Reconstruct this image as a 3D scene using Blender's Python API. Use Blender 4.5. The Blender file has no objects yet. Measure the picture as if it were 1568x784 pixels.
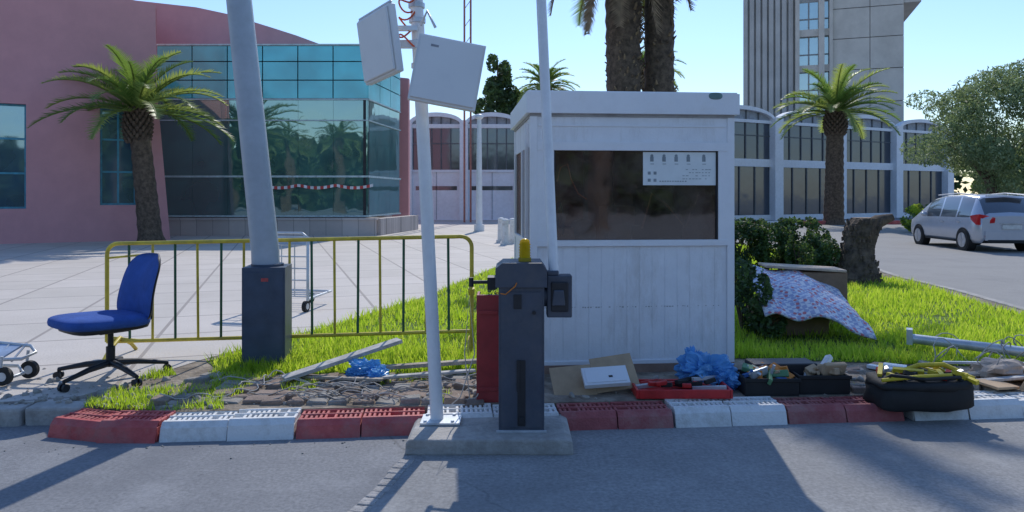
import bpy, math, random
from mathutils import Vector, Matrix, Euler, noise
R=random.Random(7)
D=math.radians
# ------------------------------------------------------------ materials
def mat(name,col,rough=.6,metal=0,var=.2,scale=6,bump=0.,bscale=60,col2=None,spec=.5,dirt=.0,dcol=(.10,.08,.06),trans=0,tcol=None,dscale=1.3,dz=1.,d0=.45):
    m=bpy.data.materials.new(name); m.use_nodes=True
    nt=m.node_tree; N=nt.nodes; L=nt.links
    b=N['Principled BSDF']; out=N['Material Output']
    tc=N.new('ShaderNodeTexCoord')
    nz=N.new('ShaderNodeTexNoise'); nz.inputs['Scale'].default_value=scale; nz.inputs['Detail'].default_value=7; nz.inputs['Roughness'].default_value=.65
    L.new(tc.outputs['Object'],nz.inputs['Vector'])
    r=N.new('ShaderNodeValToRGB'); r.color_ramp.elements[0].position=.35; r.color_ramp.elements[1].position=.65
    c2=col2 or tuple(min(1,c*(1+var)) for c in col)
    r.color_ramp.elements[0].color=(*[c*(1-var) for c in col],1); r.color_ramp.elements[1].color=(*c2,1)
    L.new(nz.outputs['Fac'],r.inputs['Fac'])
    src=r.outputs['Color']
    if dirt>0:
        n2=N.new('ShaderNodeTexNoise'); n2.inputs['Scale'].default_value=dscale; n2.inputs['Detail'].default_value=9; n2.inputs['Roughness'].default_value=.75
        mp=N.new('ShaderNodeMapping'); mp.inputs['Scale'].default_value=(1,1,dz)
        L.new(tc.outputs['Object'],mp.inputs['Vector']); L.new(mp.outputs['Vector'],n2.inputs['Vector'])
        r2=N.new('ShaderNodeValToRGB'); r2.color_ramp.elements[0].position=d0; r2.color_ramp.elements[1].position=d0+.27
        r2.color_ramp.elements[0].color=(0,0,0,1); r2.color_ramp.elements[1].color=(dirt,)*3+(1,)
        L.new(n2.outputs['Fac'],r2.inputs['Fac'])
        mx=N.new('ShaderNodeMixRGB'); mx.inputs['Color2'].default_value=(*dcol,1)
        L.new(r2.outputs['Color'],mx.inputs['Fac']); L.new(src,mx.inputs['Color1']); src=mx.outputs['Color']
    L.new(src,b.inputs['Base Color'])
    b.inputs['Roughness'].default_value=rough; b.inputs['Metallic'].default_value=metal
    b.inputs['Specular IOR Level'].default_value=spec
    if bump>0:
        n3=N.new('ShaderNodeTexNoise'); n3.inputs['Scale'].default_value=bscale; n3.inputs['Detail'].default_value=5
        L.new(tc.outputs['Object'],n3.inputs['Vector'])
        bp=N.new('ShaderNodeBump'); bp.inputs['Strength'].default_value=bump; bp.inputs['Distance'].default_value=.02
        L.new(n3.outputs['Fac'],bp.inputs['Height']); L.new(bp.outputs['Normal'],b.inputs['Normal'])
    if trans>0:
        t=N.new('ShaderNodeBsdfTranslucent'); t.inputs['Color'].default_value=(*(tcol or col),1)
        ms=N.new('ShaderNodeMixShader'); ms.inputs['Fac'].default_value=trans
        L.new(b.outputs['BSDF'],ms.inputs[1]); L.new(t.outputs['BSDF'],ms.inputs[2]); L.new(ms.outputs['Shader'],out.inputs['Surface'])
    return m
def tilemat(name,c1,c2,mortar,w,h,off=0,msize=.012,rough=.8,rot=0,dirt=.5,dcol=(.12,.1,.08)):
    m=mat(name,c1,rough=rough,var=.12,scale=1.5,bump=.25,bscale=40)
    nt=m.node_tree; N=nt.nodes; L=nt.links; b=N['Principled BSDF']
    tc=N.new('ShaderNodeTexCoord'); mp=N.new('ShaderNodeMapping'); mp.inputs['Rotation'].default_value=(0,0,rot)
    L.new(tc.outputs['Object'],mp.inputs['Vector'])
    br=N.new('ShaderNodeTexBrick'); br.offset=off; br.inputs['Scale'].default_value=1
    br.inputs['Brick Width'].default_value=w; br.inputs['Row Height'].default_value=h; br.inputs['Mortar Size'].default_value=msize
    br.inputs['Color1'].default_value=(*c1,1); br.inputs['Color2'].default_value=(*c2,1); br.inputs['Mortar'].default_value=(*mortar,1)
    L.new(mp.outputs['Vector'],br.inputs['Vector'])
    n2=N.new('ShaderNodeTexNoise'); n2.inputs['Scale'].default_value=.6; n2.inputs['Detail'].default_value=10; n2.inputs['Roughness'].default_value=.75
    L.new(tc.outputs['Object'],n2.inputs['Vector'])
    r2=N.new('ShaderNodeValToRGB'); r2.color_ramp.elements[0].position=.42; r2.color_ramp.elements[1].position=.75
    r2.color_ramp.elements[0].color=(0,0,0,1); r2.color_ramp.elements[1].color=(dirt,)*3+(1,)
    L.new(n2.outputs['Fac'],r2.inputs['Fac'])
    mx=N.new('ShaderNodeMixRGB'); mx.inputs['Color2'].default_value=(*dcol,1)
    L.new(r2.outputs['Color'],mx.inputs['Fac']); L.new(br.outputs['Color'],mx.inputs['Color1']); L.new(mx.outputs['Color'],b.inputs['Base Color'])
    return m
def asphalt(name,c,c2,dark,crack=.35):
    m=mat(name,c,rough=.9,col2=c2,scale=45,bump=.18,bscale=130,spec=.3)
    nt=m.node_tree; N=nt.nodes; L=nt.links; b=N['Principled BSDF']
    src=b.inputs['Base Color'].links[0].from_socket
    tc=N.new('ShaderNodeTexCoord')
    for sc,p0,p1,f,cc in ((.5,.45,.62,.7,dark),(2.2,.5,.75,.5,tuple(x*1.3 for x in c2)),(5.5,.6,.7,.45,tuple(x*.6 for x in dark))):
        n=N.new('ShaderNodeTexNoise'); n.inputs['Scale'].default_value=sc; n.inputs['Detail'].default_value=9; n.inputs['Roughness'].default_value=.7
        L.new(tc.outputs['Object'],n.inputs['Vector'])
        r=N.new('ShaderNodeValToRGB'); r.color_ramp.elements[0].position=p0; r.color_ramp.elements[1].position=p1
        r.color_ramp.elements[0].color=(0,0,0,1); r.color_ramp.elements[1].color=(f,)*3+(1,)
        L.new(n.outputs['Fac'],r.inputs['Fac'])
        mx=N.new('ShaderNodeMixRGB'); mx.inputs['Color2'].default_value=(*cc,1)
        L.new(r.outputs['Color'],mx.inputs['Fac']); L.new(src,mx.inputs['Color1']); src=mx.outputs['Color']
    v=N.new('ShaderNodeTexVoronoi'); v.feature='DISTANCE_TO_EDGE'; v.inputs['Scale'].default_value=.3
    n=N.new('ShaderNodeTexNoise'); n.inputs['Scale'].default_value=2.5; n.inputs['Detail'].default_value=8
    L.new(tc.outputs['Object'],n.inputs['Vector'])
    ad=N.new('ShaderNodeMixRGB'); ad.inputs['Fac'].default_value=.25; L.new(tc.outputs['Object'],ad.inputs['Color1']); L.new(n.outputs['Color'],ad.inputs['Color2'])
    L.new(ad.outputs['Color'],v.inputs['Vector'])
    r=N.new('ShaderNodeValToRGB'); r.color_ramp.elements[0].position=.0; r.color_ramp.elements[1].position=.004
    r.color_ramp.elements[0].color=(crack,)*3+(1,); r.color_ramp.elements[1].color=(0,0,0,1)
    L.new(v.outputs['Distance'],r.inputs['Fac'])
    mx=N.new('ShaderNodeMixRGB'); mx.inputs['Color2'].default_value=(.03,.03,.03,1)
    L.new(r.outputs['Color'],mx.inputs['Fac']); L.new(src,mx.inputs['Color1']); L.new(mx.outputs['Color'],b.inputs['Base Color'])
    return m
def glassmat(name,tint,refl=.2,rough=.02):
    m=bpy.data.materials.new(name); m.use_nodes=True; nt=m.node_tree; N=nt.nodes; L=nt.links
    N.remove(N['Principled BSDF']); out=N['Material Output']
    t=N.new('ShaderNodeBsdfTransparent'); t.inputs['Color'].default_value=(*tint,1)
    g=N.new('ShaderNodeBsdfGlossy'); g.inputs['Roughness'].default_value=rough
    tc=N.new('ShaderNodeTexCoord'); n=N.new('ShaderNodeTexNoise'); n.inputs['Scale'].default_value=1.2; n.inputs['Detail'].default_value=3
    L.new(tc.outputs['Object'],n.inputs['Vector']); bp=N.new('ShaderNodeBump'); bp.inputs['Strength'].default_value=.05; bp.inputs['Distance'].default_value=.1
    L.new(n.outputs['Fac'],bp.inputs['Height']); L.new(bp.outputs['Normal'],g.inputs['Normal'])
    x=N.new('ShaderNodeMixShader'); x.inputs['Fac'].default_value=refl
    L.new(t.outputs[0],x.inputs[1]); L.new(g.outputs[0],x.inputs[2])
    # thin film of dust on the pane
    df=N.new('ShaderNodeBsdfDiffuse'); df.inputs['Color'].default_value=(.32,.26,.22,1)
    n2=N.new('ShaderNodeTexNoise'); n2.inputs['Scale'].default_value=3.5; n2.inputs['Detail'].default_value=9; n2.inputs['Roughness'].default_value=.7
    L.new(tc.outputs['Object'],n2.inputs['Vector'])
    r=N.new('ShaderNodeValToRGB'); r.color_ramp.elements[0].position=.35; r.color_ramp.elements[1].position=.75
    r.color_ramp.elements[0].color=(.02,.02,.02,1); r.color_ramp.elements[1].color=(.32,.32,.32,1)
    L.new(n2.outputs['Fac'],r.inputs['Fac'])
    y=N.new('ShaderNodeMixShader'); L.new(r.outputs['Color'],y.inputs['Fac']); L.new(x.outputs[0],y.inputs[1]); L.new(df.outputs[0],y.inputs[2])
    L.new(y.outputs[0],out.inputs['Surface'])
    return m
def refglass(name,base,refl,rough=.03,gcol=(1,1,1),wob=.03):
    m=bpy.data.materials.new(name); m.use_nodes=True; nt=m.node_tree; N=nt.nodes; L=nt.links
    b=N['Principled BSDF']; b.inputs['Roughness'].default_value=.3; out=N['Material Output']
    g=N.new('ShaderNodeBsdfGlossy'); g.inputs['Roughness'].default_value=rough; g.inputs['Color'].default_value=(*gcol,1)
    tc=N.new('ShaderNodeTexCoord'); n=N.new('ShaderNodeTexNoise'); n.inputs['Scale'].default_value=.8; n.inputs['Detail'].default_value=2
    r=N.new('ShaderNodeValToRGB'); r.color_ramp.elements[0].position=.35; r.color_ramp.elements[1].position=.65
    r.color_ramp.elements[0].color=(*[c*.8 for c in base],1); r.color_ramp.elements[1].color=(*[c*1.2 for c in base],1)
    L.new(n.outputs['Fac'],r.inputs['Fac']); L.new(r.outputs['Color'],b.inputs['Base Color'])
    L.new(tc.outputs['Object'],n.inputs['Vector']); bp=N.new('ShaderNodeBump'); bp.inputs['Strength'].default_value=wob; bp.inputs['Distance'].default_value=.2
    L.new(n.outputs['Fac'],bp.inputs['Height']); L.new(bp.outputs['Normal'],g.inputs['Normal'])
    x=N.new('ShaderNodeMixShader'); x.inputs['Fac'].default_value=refl
    L.new(b.outputs[0],x.inputs[1]); L.new(g.outputs[0],x.inputs[2]); L.new(x.outputs[0],out.inputs['Surface'])
    return m
# ------------------------------------------------------------ mesh builder
class MB:
    def __init__(s): s.v=[];s.f=[];s.mi=[];s.sm=[];s.M=Matrix.Identity(4)
    def add(s,pts,faces,m=0,smooth=False):
        b=len(s.v); M=s.M
        for p in pts: s.v.append(tuple(M@Vector(p)))
        for i,f in enumerate(faces):
            s.f.append(tuple(b+k for k in f)); s.mi.append(m[i] if isinstance(m,list) else m); s.sm.append(smooth)
    def box(s,c,d,m=0,rot=None):
        x,y,z=d[0]/2,d[1]/2,d[2]/2
        P=[Vector(p) for p in ((-x,-y,-z),(x,-y,-z),(x,y,-z),(-x,y,-z),(-x,-y,z),(x,-y,z),(x,y,z),(-x,y,z))]
        if rot is not None:
            E=Euler(rot).to_matrix(); P=[E@p for p in P]
        c=Vector(c)
        s.add([p+c for p in P],[(3,2,1,0),(4,5,6,7),(0,1,5,4),(1,2,6,5),(2,3,7,6),(3,0,4,7)],m)
    def b2(s,x0,x1,y0,y1,z0,z1,m=0): s.box(((x0+x1)/2,(y0+y1)/2,(z0+z1)/2),(abs(x1-x0),abs(y1-y0),abs(z1-z0)),m)
    def cyl(s,p0,p1,r0,r1=None,n=12,m=0,caps=True):
        r1=r0 if r1 is None else r1
        p0=Vector(p0);p1=Vector(p1);d=(p1-p0).normalized()
        a=d.orthogonal().normalized();b=d.cross(a)
        P=[];
        for p,r in((p0,r0),(p1,r1)):
            for i in range(n):
                t=2*math.pi*i/n; P.append(p+a*math.cos(t)*r+b*math.sin(t)*r)
        s.add(P,[(i,(i+1)%n,n+(i+1)%n,n+i) for i in range(n)],m,True)
        if caps:
            s.add(P[:n],[tuple(reversed(range(n)))],m); s.add(P[n:],[tuple(range(n))],m)
    def tube(s,pts,r,n=8,m=0,radii=None):
        pts=[Vector(p) for p in pts]; P=[];K=len(pts);a=None
        for i,p in enumerate(pts):
            d=(pts[min(i+1,K-1)]-pts[max(i-1,0)]).normalized()
            if a is None: a=d.orthogonal().normalized()
            a=(a-d*a.dot(d)).normalized(); b=d.cross(a); rr=radii[i] if radii else r
            for k in range(n):
                t=2*math.pi*k/n; P.append(p+a*math.cos(t)*rr+b*math.sin(t)*rr)
        F=[(i*n+k,i*n+(k+1)%n,(i+1)*n+(k+1)%n,(i+1)*n+k) for i in range(K-1) for k in range(n)]
        s.add(P,F,m,True); s.add(P[:n],[tuple(reversed(range(n)))],m); s.add(P[-n:],[tuple(range(n))],m)
    def sup(s,c,a,e=.5,m=0,rot=None,nu=20,nv=12,jit=0,js=3,flat=False,ridge=0):
        E=Euler(rot).to_matrix() if rot is not None else Matrix.Identity(3)
        f=lambda w,e:math.copysign(abs(w)**e,w); P=[];c=Vector(c)
        for j in range(nv+1):
            v=-math.pi/2+math.pi*j/nv
            for i in range(nu):
                u=2*math.pi*i/nu
                p=Vector((f(math.cos(v),e)*f(math.cos(u),e)*a[0],f(math.cos(v),e)*f(math.sin(u),e)*a[1],f(math.sin(v),e)*a[2]))
                q=Vector((p.x/a[0],p.y/a[1],p.z/a[2]))
                if jit: p*=1+jit*noise.noise(q*js+c*3)+jit*.5*noise.noise(p*js*6)
                if ridge: p*=1+ridge*(.5-2.2*abs(noise.noise(q*1.7+c*5)))+ridge*.5*(.4-2*abs(noise.noise(q*4.1+c*7)))
                P.append(E@p+c)
        s.add(P,[(j*nu+i,j*nu+(i+1)%nu,(j+1)*nu+(i+1)%nu,(j+1)*nu+i) for j in range(nv) for i in range(nu)],m,not flat)
    def prism(s,poly,z0,z1,m=0,ms=None):
        n=len(poly); P=[(x,y,z0) for x,y in poly]+[(x,y,z1) for x,y in poly]
        s.add(P,[tuple(range(n,2*n))],m); s.add(P,[(i,(i+1)%n,n+(i+1)%n,n+i) for i in range(n)],m if ms is None else ms)
    def vprism(s,poly,y0,y1,m=0):
        n=len(poly); P=[(x,y0,z) for x,z in poly]+[(x,y1,z) for x,z in poly]
        s.add(P,[tuple(range(n)),tuple(reversed(range(n,2*n)))]+[((i+1)%n,i,n+i,n+(i+1)%n) for i in range(n)],m)
    def wall(s,u0,u1,y0,y1,z0,z1,ops,m=0):
        u=u0
        for a,b,c,d in sorted(ops):
            if a>u: s.b2(u,a,y0,y1,z0,z1,m)
            if c>z0: s.b2(a,b,y0,y1,z0,c,m)
            if d<z1: s.b2(a,b,y0,y1,d,z1,m)
            u=b
        if u1>u: s.b2(u,u1,y0,y1,z0,z1,m)
    def build(s,name,mats,bevel=0,seg=2,world=False):
        if world: o=Vector((0,0,0))
        else:
            xs=[p[0] for p in s.v];ys=[p[1] for p in s.v];zs=[p[2] for p in s.v]
            o=Vector(((min(xs)+max(xs))/2,(min(ys)+max(ys))/2,min(zs)))
        me=bpy.data.meshes.new(name); me.from_pydata([(p[0]-o.x,p[1]-o.y,p[2]-o.z) for p in s.v],[],s.f)
        for m in mats: me.materials.append(m)
        me.polygons.foreach_set('material_index',s.mi); me.polygons.foreach_set('use_smooth',s.sm); me.update()
        ob=bpy.data.objects.new(name,me); ob.location=o; bpy.context.scene.collection.objects.link(ob)
        if bevel:
            b=ob.modifiers.new('bev','BEVEL'); b.width=bevel; b.segments=seg; b.limit_method='ANGLE'; b.angle_limit=D(40)
        return ob
def frame(ox,oy,ang,oz=0): return Matrix.Translation((ox,oy,oz))@Matrix.Rotation(ang,4,'Z')

# ------------------------------------------------------------ common mats
WHT=mat('white_paint',(.80,.81,.82),rough=.45,var=.03,dirt=.35,dcol=(.48,.46,.42),dscale=1.6)
WBLD=mat('white_render',(.82,.84,.88),rough=.8,var=.05,dirt=.3,dcol=(.56,.54,.51),dscale=.4)
DARK=mat('dark_plastic',(.02,.02,.024),rough=.5)
BLACK=mat('black_rubber',(.018,.018,.018),rough=.75)
STEEL=mat('galvanised_steel',(.55,.58,.61),rough=.4,metal=.4,var=.15)
RED=mat('red_paint',(.52,.06,.065),rough=.65,dirt=.75,dcol=(.34,.19,.17),dscale=5,bump=.3,col2=(.60,.13,.12))
KWH=mat('kerb_white_paint',(.80,.80,.78),rough=.7,dirt=.8,dcol=(.38,.34,.29),dscale=6,bump=.3,var=.08)
CONC=mat('concrete',(.42,.40,.37),rough=.9,var=.2,bump=.6,bscale=30,dirt=.7,dcol=(.20,.18,.155),dscale=2)
WOOD=mat('weathered_wood',(.40,.34,.27),rough=.85,var=.3,scale=10,bump=.4)
CARD=mat('cardboard',(.48,.34,.21),rough=.9,var=.12)
YEL=mat('yellow_paint',(.68,.52,.05),rough=.5,dirt=.6,dcol=(.33,.23,.09),dscale=9)
GRN=mat('green_paint',(.03,.12,.06),rough=.5)
BLUEBAG=mat('blue_plastic_film',(.18,.48,.80),rough=.22,var=.25,trans=.4,tcol=(.25,.6,.95))
BARK=mat('palm_bark',(.12,.085,.06),rough=.95,var=.5,scale=8,bump=1,bscale=25)
FR1=mat('palm_frond_green',(.10,.16,.045),rough=.45,var=.3,trans=.4,tcol=(.27,.42,.07))
FR2=mat('palm_frond_light',(.22,.28,.08),rough=.45,var=.3,trans=.4,tcol=(.5,.6,.13))
DEAD=mat('dead_frond',(.26,.18,.11),rough=.9,var=.4)
LEAFD=mat('leaf_dark',(.04,.075,.03),rough=.6,var=.4,trans=.2,tcol=(.1,.18,.035))
LEAFM=mat('leaf_mid',(.08,.14,.045),rough=.6,var=.4,trans=.3,tcol=(.2,.32,.06))
LEAFO=mat('leaf_olive',(.12,.17,.08),rough=.6,var=.3,trans=.35,tcol=(.28,.38,.14))
LEAFO2=mat('leaf_olive_light',(.22,.28,.15),rough=.6,var=.3,trans=.35,tcol=(.42,.52,.22))
SOIL=mat('soil',(.23,.18,.13),rough=.95,var=.35,scale=5,bump=1,bscale=30,col2=(.38,.32,.25))

# ------------------------------------------------------------ ground
def kf(x):
    return 4.85+.085*x+(.33*(max(0,-2.35-x))**2)
g=MB(); g.add([(-400,-300,0),(400,-300,0),(400,600,0),(-400,600,0)],[(0,1,2,3)])
g.build('ground',[asphalt('asphalt',(.215,.222,.235),(.28,.285,.295),(.155,.16,.172))],world=True)  # dark surface; left of the joint its tone also stands in for shade
g=MB()
g.add([(5.6,5.2,.004),(60,4,.004),(60,46,.004),(6.0,46,.004),(6.0,20,.004)],[(0,1,2,3,4)])
g.build('side_road',[mat('worn_asphalt',(.29,.28,.265),rough=.9,var=.15,scale=50,bump=.3,dirt=.5,dcol=(.18,.18,.18),dscale=.7)],world=True)
PISL=[(-3.1,5.42),(-2.6,5.0)]+[(x,kf(x)+.27) for x in (-2.3,-1,0,2,4,5.2)]+[(5.9,5.8),(6.3,6.6),(6.5,8),(6.6,9.2),(6.9,11.2),(7.0,13),(7.4,15),(7.2,21),(6,26),(-3,26),(-6,8)]
g=MB(); g.prism(PISL,-.05,.12); g.build('island_soil',[SOIL],world=True)
PLZ=[(-80,5.2),(-6,5.12),(-3.25,5.15),(-3.05,5.6),(-2.8,6.45),(-2.1,8.1),(-1.28,10.5),(.1,17),(.6,20),(3,25.5),(9,27),(12,34),(12,60),(-80,60)]
PLAZA=tilemat('plaza_tiles',(.62,.56,.50),(.56,.51,.45),(.33,.29,.26),1.2,1.2,msize=.02,rot=D(-18),dirt=.5,dcol=(.40,.36,.31))
g=MB(); g.prism(PLZ,-.04,.126); g.build('plaza_pavement',[PLAZA],world=True)
GL=[(-2.72,6.4),(-2.05,8.1),(-1.22,10.5),(.15,17),(.7,20),(3,25),(6,25),(6.9,21),(7.1,15),(6.75,13),(6.65,11.2),(6.35,9.2),(6.2,8),(5.9,6.6),(4.6,6.15),(3.2,6.35),(2.3,6.5),(1.9,6.55),(.2,6.2),(-.3,5.95),(-1.2,6.0),(-2.0,5.95),(-2.5,6.1)]
GSH=mat('grass_base',(.07,.13,.015),rough=.95,var=.4,scale=9,col2=(.15,.24,.03),bump=1,bscale=80)
g=MB(); g.add([(x,y,.124) for x,y in GL],[tuple(range(len(GL)))]); g.build('lawn',[GSH],world=True)
def inside(x,y,P):
    c=False;j=len(P)-1
    for i in range(len(P)):
        a,b=P[i],P[j]
        if (a[1]>y)!=(b[1]>y) and x<(b[0]-a[0])*(y-a[1])/(b[1]-a[1])+a[0]: c=not c
        j=i
    return c
G1=mat('grass_blade',(.16,.26,.02),rough=.6,var=.35,scale=1.2,trans=.55,tcol=(.60,.84,.05))
G2=mat('grass_blade_yellow',(.26,.34,.04),rough=.6,var=.3,scale=1.2,trans=.55,tcol=(.78,.92,.10))
g=MB()
def blade(x,y,h,w,m,z=.12):
    a=R.random()*6.28; dx,dy=math.cos(a)*w,math.sin(a)*w; lx=(R.random()-.5)*h*1.1; ly=(R.random()-.5)*h*1.1
    g.add([(x-dx,y-dy,z),(x+dx,y+dy,z),(x+lx,y+ly,z+h)],[(0,1,2)],m)
cnt=0
while cnt<90000:
    y=5.9+19*(R.random()**2.1); x=-2.9+10.2*R.random()
    if not inside(x,y,GL): continue
    if 0.1<x<1.95 and 5.9<y<7.6: continue
    cl=noise.noise(Vector((x*1.3,y*1.3,0)))
    if R.random()<.25-cl*.8: cnt+=1; continue
    h=(.05+.07*R.random())*(1+.6*cl)
    blade(x,y,h,.004+.0006*y,0 if R.random()<.6 else 1); cnt+=1
for i in range(11000):
    x=R.choice((R.uniform(-3.0,-1.5),R.uniform(-3.0,-.2),R.uniform(2,5.6))); y=R.uniform(kf(x)+.3,6.1)
    if noise.noise(Vector((x*2,y*2,4)))<(.0 if x<-1.4 else .2): continue
    blade(x,y,.03+.05*R.random(),.005,R.choice((0,0,1)))
g.build('grass',[G1,G2],world=True)

# kerb
def kerb(segs,name,fn,h=.13,mats=None):
    k=MB()
    for x0,x1,m in segs:
        n=max(1,round((x1-x0)/.4)); w=(x1-x0)/n
        for i in range(n):
            xa=x0+i*w; xb=xa+w; ya,yb=fn(xa),fn(xb); ang=math.atan2(yb-ya,xb-xa); l=math.hypot(xb-xa,yb-ya)-.008
            k.M=frame(xa,ya+R.uniform(-.008,.008),ang+R.uniform(-.012,.012),R.uniform(-.018,.0))
            k.vprism([(0,-.02),(l,-.02),(l,h-.035),(0,h-.035)],0.02,.28,m)
            k.add([(0,-.012,-.02),(l,-.012,-.02),(l,.02,h-.0351),(0,.02,h-.0351),(l,.05,h-.001),(0,.05,h-.001)],[(0,1,2,3),(3,2,4,5)],m)
            k.b2(0,l,.05,.085,h-.035,h,m); k.b2(0,l,.165,.185,h-.035,h,m); k.b2(0,l,.26,.28,h-.035,h,m)
            nr=int(l/.034)
            for r in range(nr+1):
                u=r*(l-.02)/nr
                if R.random()<.15: continue
                for a,b in ((.085,.165),(.185,.26)):
                    k.b2(u,u+.019,a,b,h-.036,h-.002-R.random()*.008,m)
    k.M=Matrix.Identity(4)
    return k.build(name,mats or [RED,KWH],bevel=.004,seg=1)
RED2=mat('red_paint_worn',(.40,.10,.10),rough=.75,dirt=.85,dcol=(.30,.22,.19),dscale=3,bump=.4)
kerb([(-3.08,-2.3,0),(-2.29,-1.43,1),(-1.42,-.58,0),(-.57,.33,1),(.34,1.12,2),(1.13,1.93,1),(1.94,2.79,2),(2.86,4.1,1),(4.11,5.0,2)],'kerb',kf,mats=[RED,KWH,RED2])
kerb([(12+2*i,14+2*i,i%2) for i in range(8)],'kerb',lambda x:38+.1*x,h=.22)
k=MB()
for i in range(26):
    x=-3.2-i*.42; k.box((x,5.07+R.uniform(-.02,.02),.045),(.4,.16,.15+R.uniform(-.03,.02)),0,(R.uniform(-.05,.05),R.uniform(-.04,.04),R.uniform(-.05,.05)))
k.build('stone_edging',[CONC],bevel=.02)
k=MB(); E=[(5.25,5.55),(5.9,5.82),(6.3,6.6),(6.5,8),(6.6,9.2),(6.9,11.2),(7.0,13),(7.4,15),(7.2,21)]
for a,b in zip(E,E[1:]):
    l=math.dist(a,b); k.M=frame(a[0],a[1],math.atan2(b[1]-a[1],b[0]-a[0])); k.b2(0.004,l-.004,-.1,.02,-.03,.14)
k.M=Matrix.Identity(4); k.build('island_edging',[CONC],bevel=.015)
# gutter joint in road
k=MB()
pts=[(-.62,4.42),(-.66,4.2),(-.70,3.95),(-.76,3.7),(-.83,3.45),(-.9,3.1),(-1.0,2.7)]
for a,b in zip(pts,pts[1:]):
    l=math.dist(a,b); k.M=frame(a[0],a[1],math.atan2(b[1]-a[1],b[0]-a[0]))
    for q0,q1 in ((0.006,l*.3),(l*.3+.008,l*.62),(l*.62+.008,l-.004)): k.b2(q0,q1,-.045+R.uniform(-.006,.006),.045+R.uniform(-.006,.006),-.02,.006+R.uniform(0,.006))
k.M=Matrix.Identity(4); k.build('drain_joint',[mat('joint_mortar',(.36,.35,.34),rough=.9,var=.3,dirt=.7,bump=.6,dscale=8,dcol=(.2,.19,.18))],bevel=.006)
g=MB(); g.add([(-.6,4.86,.004),(-.66,4.2,.004),(-.76,3.7,.004),(-.9,3.1,.004),(-1.4,1,.004),(-2,-6,.004),(40,-6,.004),(40,8,.004),(5,5.25,.004)],[tuple(range(9))])
g.build('road',[asphalt('road_surface',(.27,.27,.27),(.34,.337,.33),(.205,.203,.20),.2)],world=True)
k=MB(); k.vprism([(-.66,0),(.38,0),(.375,.085),(.33,.1),(-.63,.1),(-.655,.08)],4.42,4.95,0); k.build('barrier_plinth',[CONC],bevel=.012)

# loose pavers, rubble
k=MB()
for i in range(15):
    for j in range(6):
        if R.random()<.12: continue
        x=-2.5+i*.16+R.uniform(-.02,.02)+.04*(j%2); y=5.15+j*.14+R.uniform(-.02,.02)
        k.box((x,y,.12+R.uniform(-.02,.012)),(.15+R.uniform(-.03,.01),.125,.06),R.choice((0,0,1)),(R.uniform(-.1,.1),R.uniform(-.1,.1),R.uniform(-.12,.12)))
for i in range(70):
    x=R.uniform(2.1,5.2); y=R.uniform(kf(x)+.35,6.3)
    k.box((x,y,.115+R.uniform(-.01,.02)),(.15,.1,.06),R.choice((0,1)),(R.uniform(-.2,.2),R.uniform(-.2,.2),R.uniform(0,3)))
PAV=mat('clay_paver',(.27,.20,.16),rough=.9,var=.3,bump=.5,dirt=.6,dcol=(.22,.19,.15)); PAV2=mat('grey_paver',(.31,.29,.26),rough=.9,var=.3,bump=.5,dirt=.6,dcol=(.22,.19,.15))
k.build('loose_paving_bricks',[PAV,PAV2],bevel=.008,seg=1)
k=MB()
for i in range(620):
    x=R.choice((R.uniform(-4.5,-2.6),R.uniform(-3,-.3),R.uniform(.4,5.4))); y=kf(max(x,-3))+.33+abs(R.gauss(0,.35)); s=.006+.03*R.random()**3
    k.sup((x,y,.125),(s*1.3,s,s*.7),.8,0,(R.random(),R.random(),R.random()*3),6,4,.5)
for i in range(70):
    x=R.uniform(-4,5); s=.003+.004*R.random(); k.sup((x,kf(x)-.04-abs(R.gauss(0,.12)),s*.5),(s*1.3,s,s*.7),.8,0,None,5,3)
k.build('rubble',[mat('rubble_stone',(.36,.33,.29),rough=.9,var=.35)])

# ------------------------------------------------------------ booth
b=MB(); b.M=frame(.15,5.95,D(4.9),.12)
W,Dp,H=1.745,1.5,2.34
PAN,FRM,GLS,BRN,BASE,SEAL=0,1,2,3,4,5
b.b2(-.0,W,.0,Dp,0,.07,BASE)
for u in (0,W-.06):
    for v in (0,Dp-.06): b.b2(u,u+.06,v,v+.06,.07,H-.2,FRM)
z0,z1=.07,1.06
b.b2(.06,W-.06,.024,.055,z0,z1,PAN)
n=15; w=(W-.12)/n
for i in range(n): b.b2(.06+i*w+.003,.06+(i+1)*w-.003,.021,.024,z0+.03,z1,PAN)
b.b2(.06,W-.06,.008,.03,z0,z0+.03,FRM)
for i in range(70):
    if R.random()<.6: b.b2(.08+i*.0225,.08+i*.0225+R.uniform(.003,.018),.0195,.0209,.545+R.uniform(-.004,.004),.549+.003,SEAL)
b.b2(.06,W-.06,-.005,.06,1.06,1.11,FRM)
b.b2(.06,.20,.0,.055,1.11,1.86,FRM); b.b2(W-.14,W-.06,.0,.055,1.11,1.86,FRM)
b.b2(.06,W-.06,-.006,.06,1.86,1.93,FRM)
b.b2(.2,.212,.01,.05,1.11,1.86,6); b.b2(W-.152,W-.14,.01,.05,1.11,1.86,6)
b.b2(.2,W-.14,.03,.036,1.11,1.86,GLS)
b.b2(.06,W-.06,.012,.05,1.93,2.14,PAN)
b.b2(.07,W-.07,.004,.012,2.06,2.075,FRM)
b.b2(-.035,W+.03,-.04,Dp+.04,2.165,H,FRM)
b.b2(0,W,0,Dp,2.14,2.165,SEAL)
b.b2(-.02,W+.015,-.025,Dp+.025,H,H+.012,FRM)
b.sup((W-.18,-.041,H-.02),(.06,.004,.03),.8,7)
b.b2(W-.05,W-.02,.06,Dp-.06,.07,2.14,PAN)
b.wall(.06,W-.06,Dp-.05,Dp-.02,.07,2.14,[(.12,1.02,1.0,2.0)],PAN)
b.b2(.12,1.02,Dp-.055,Dp-.051,1.0,2.0,13)  # invented opening and translucent sheet, added to make the interior glow brown
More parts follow.
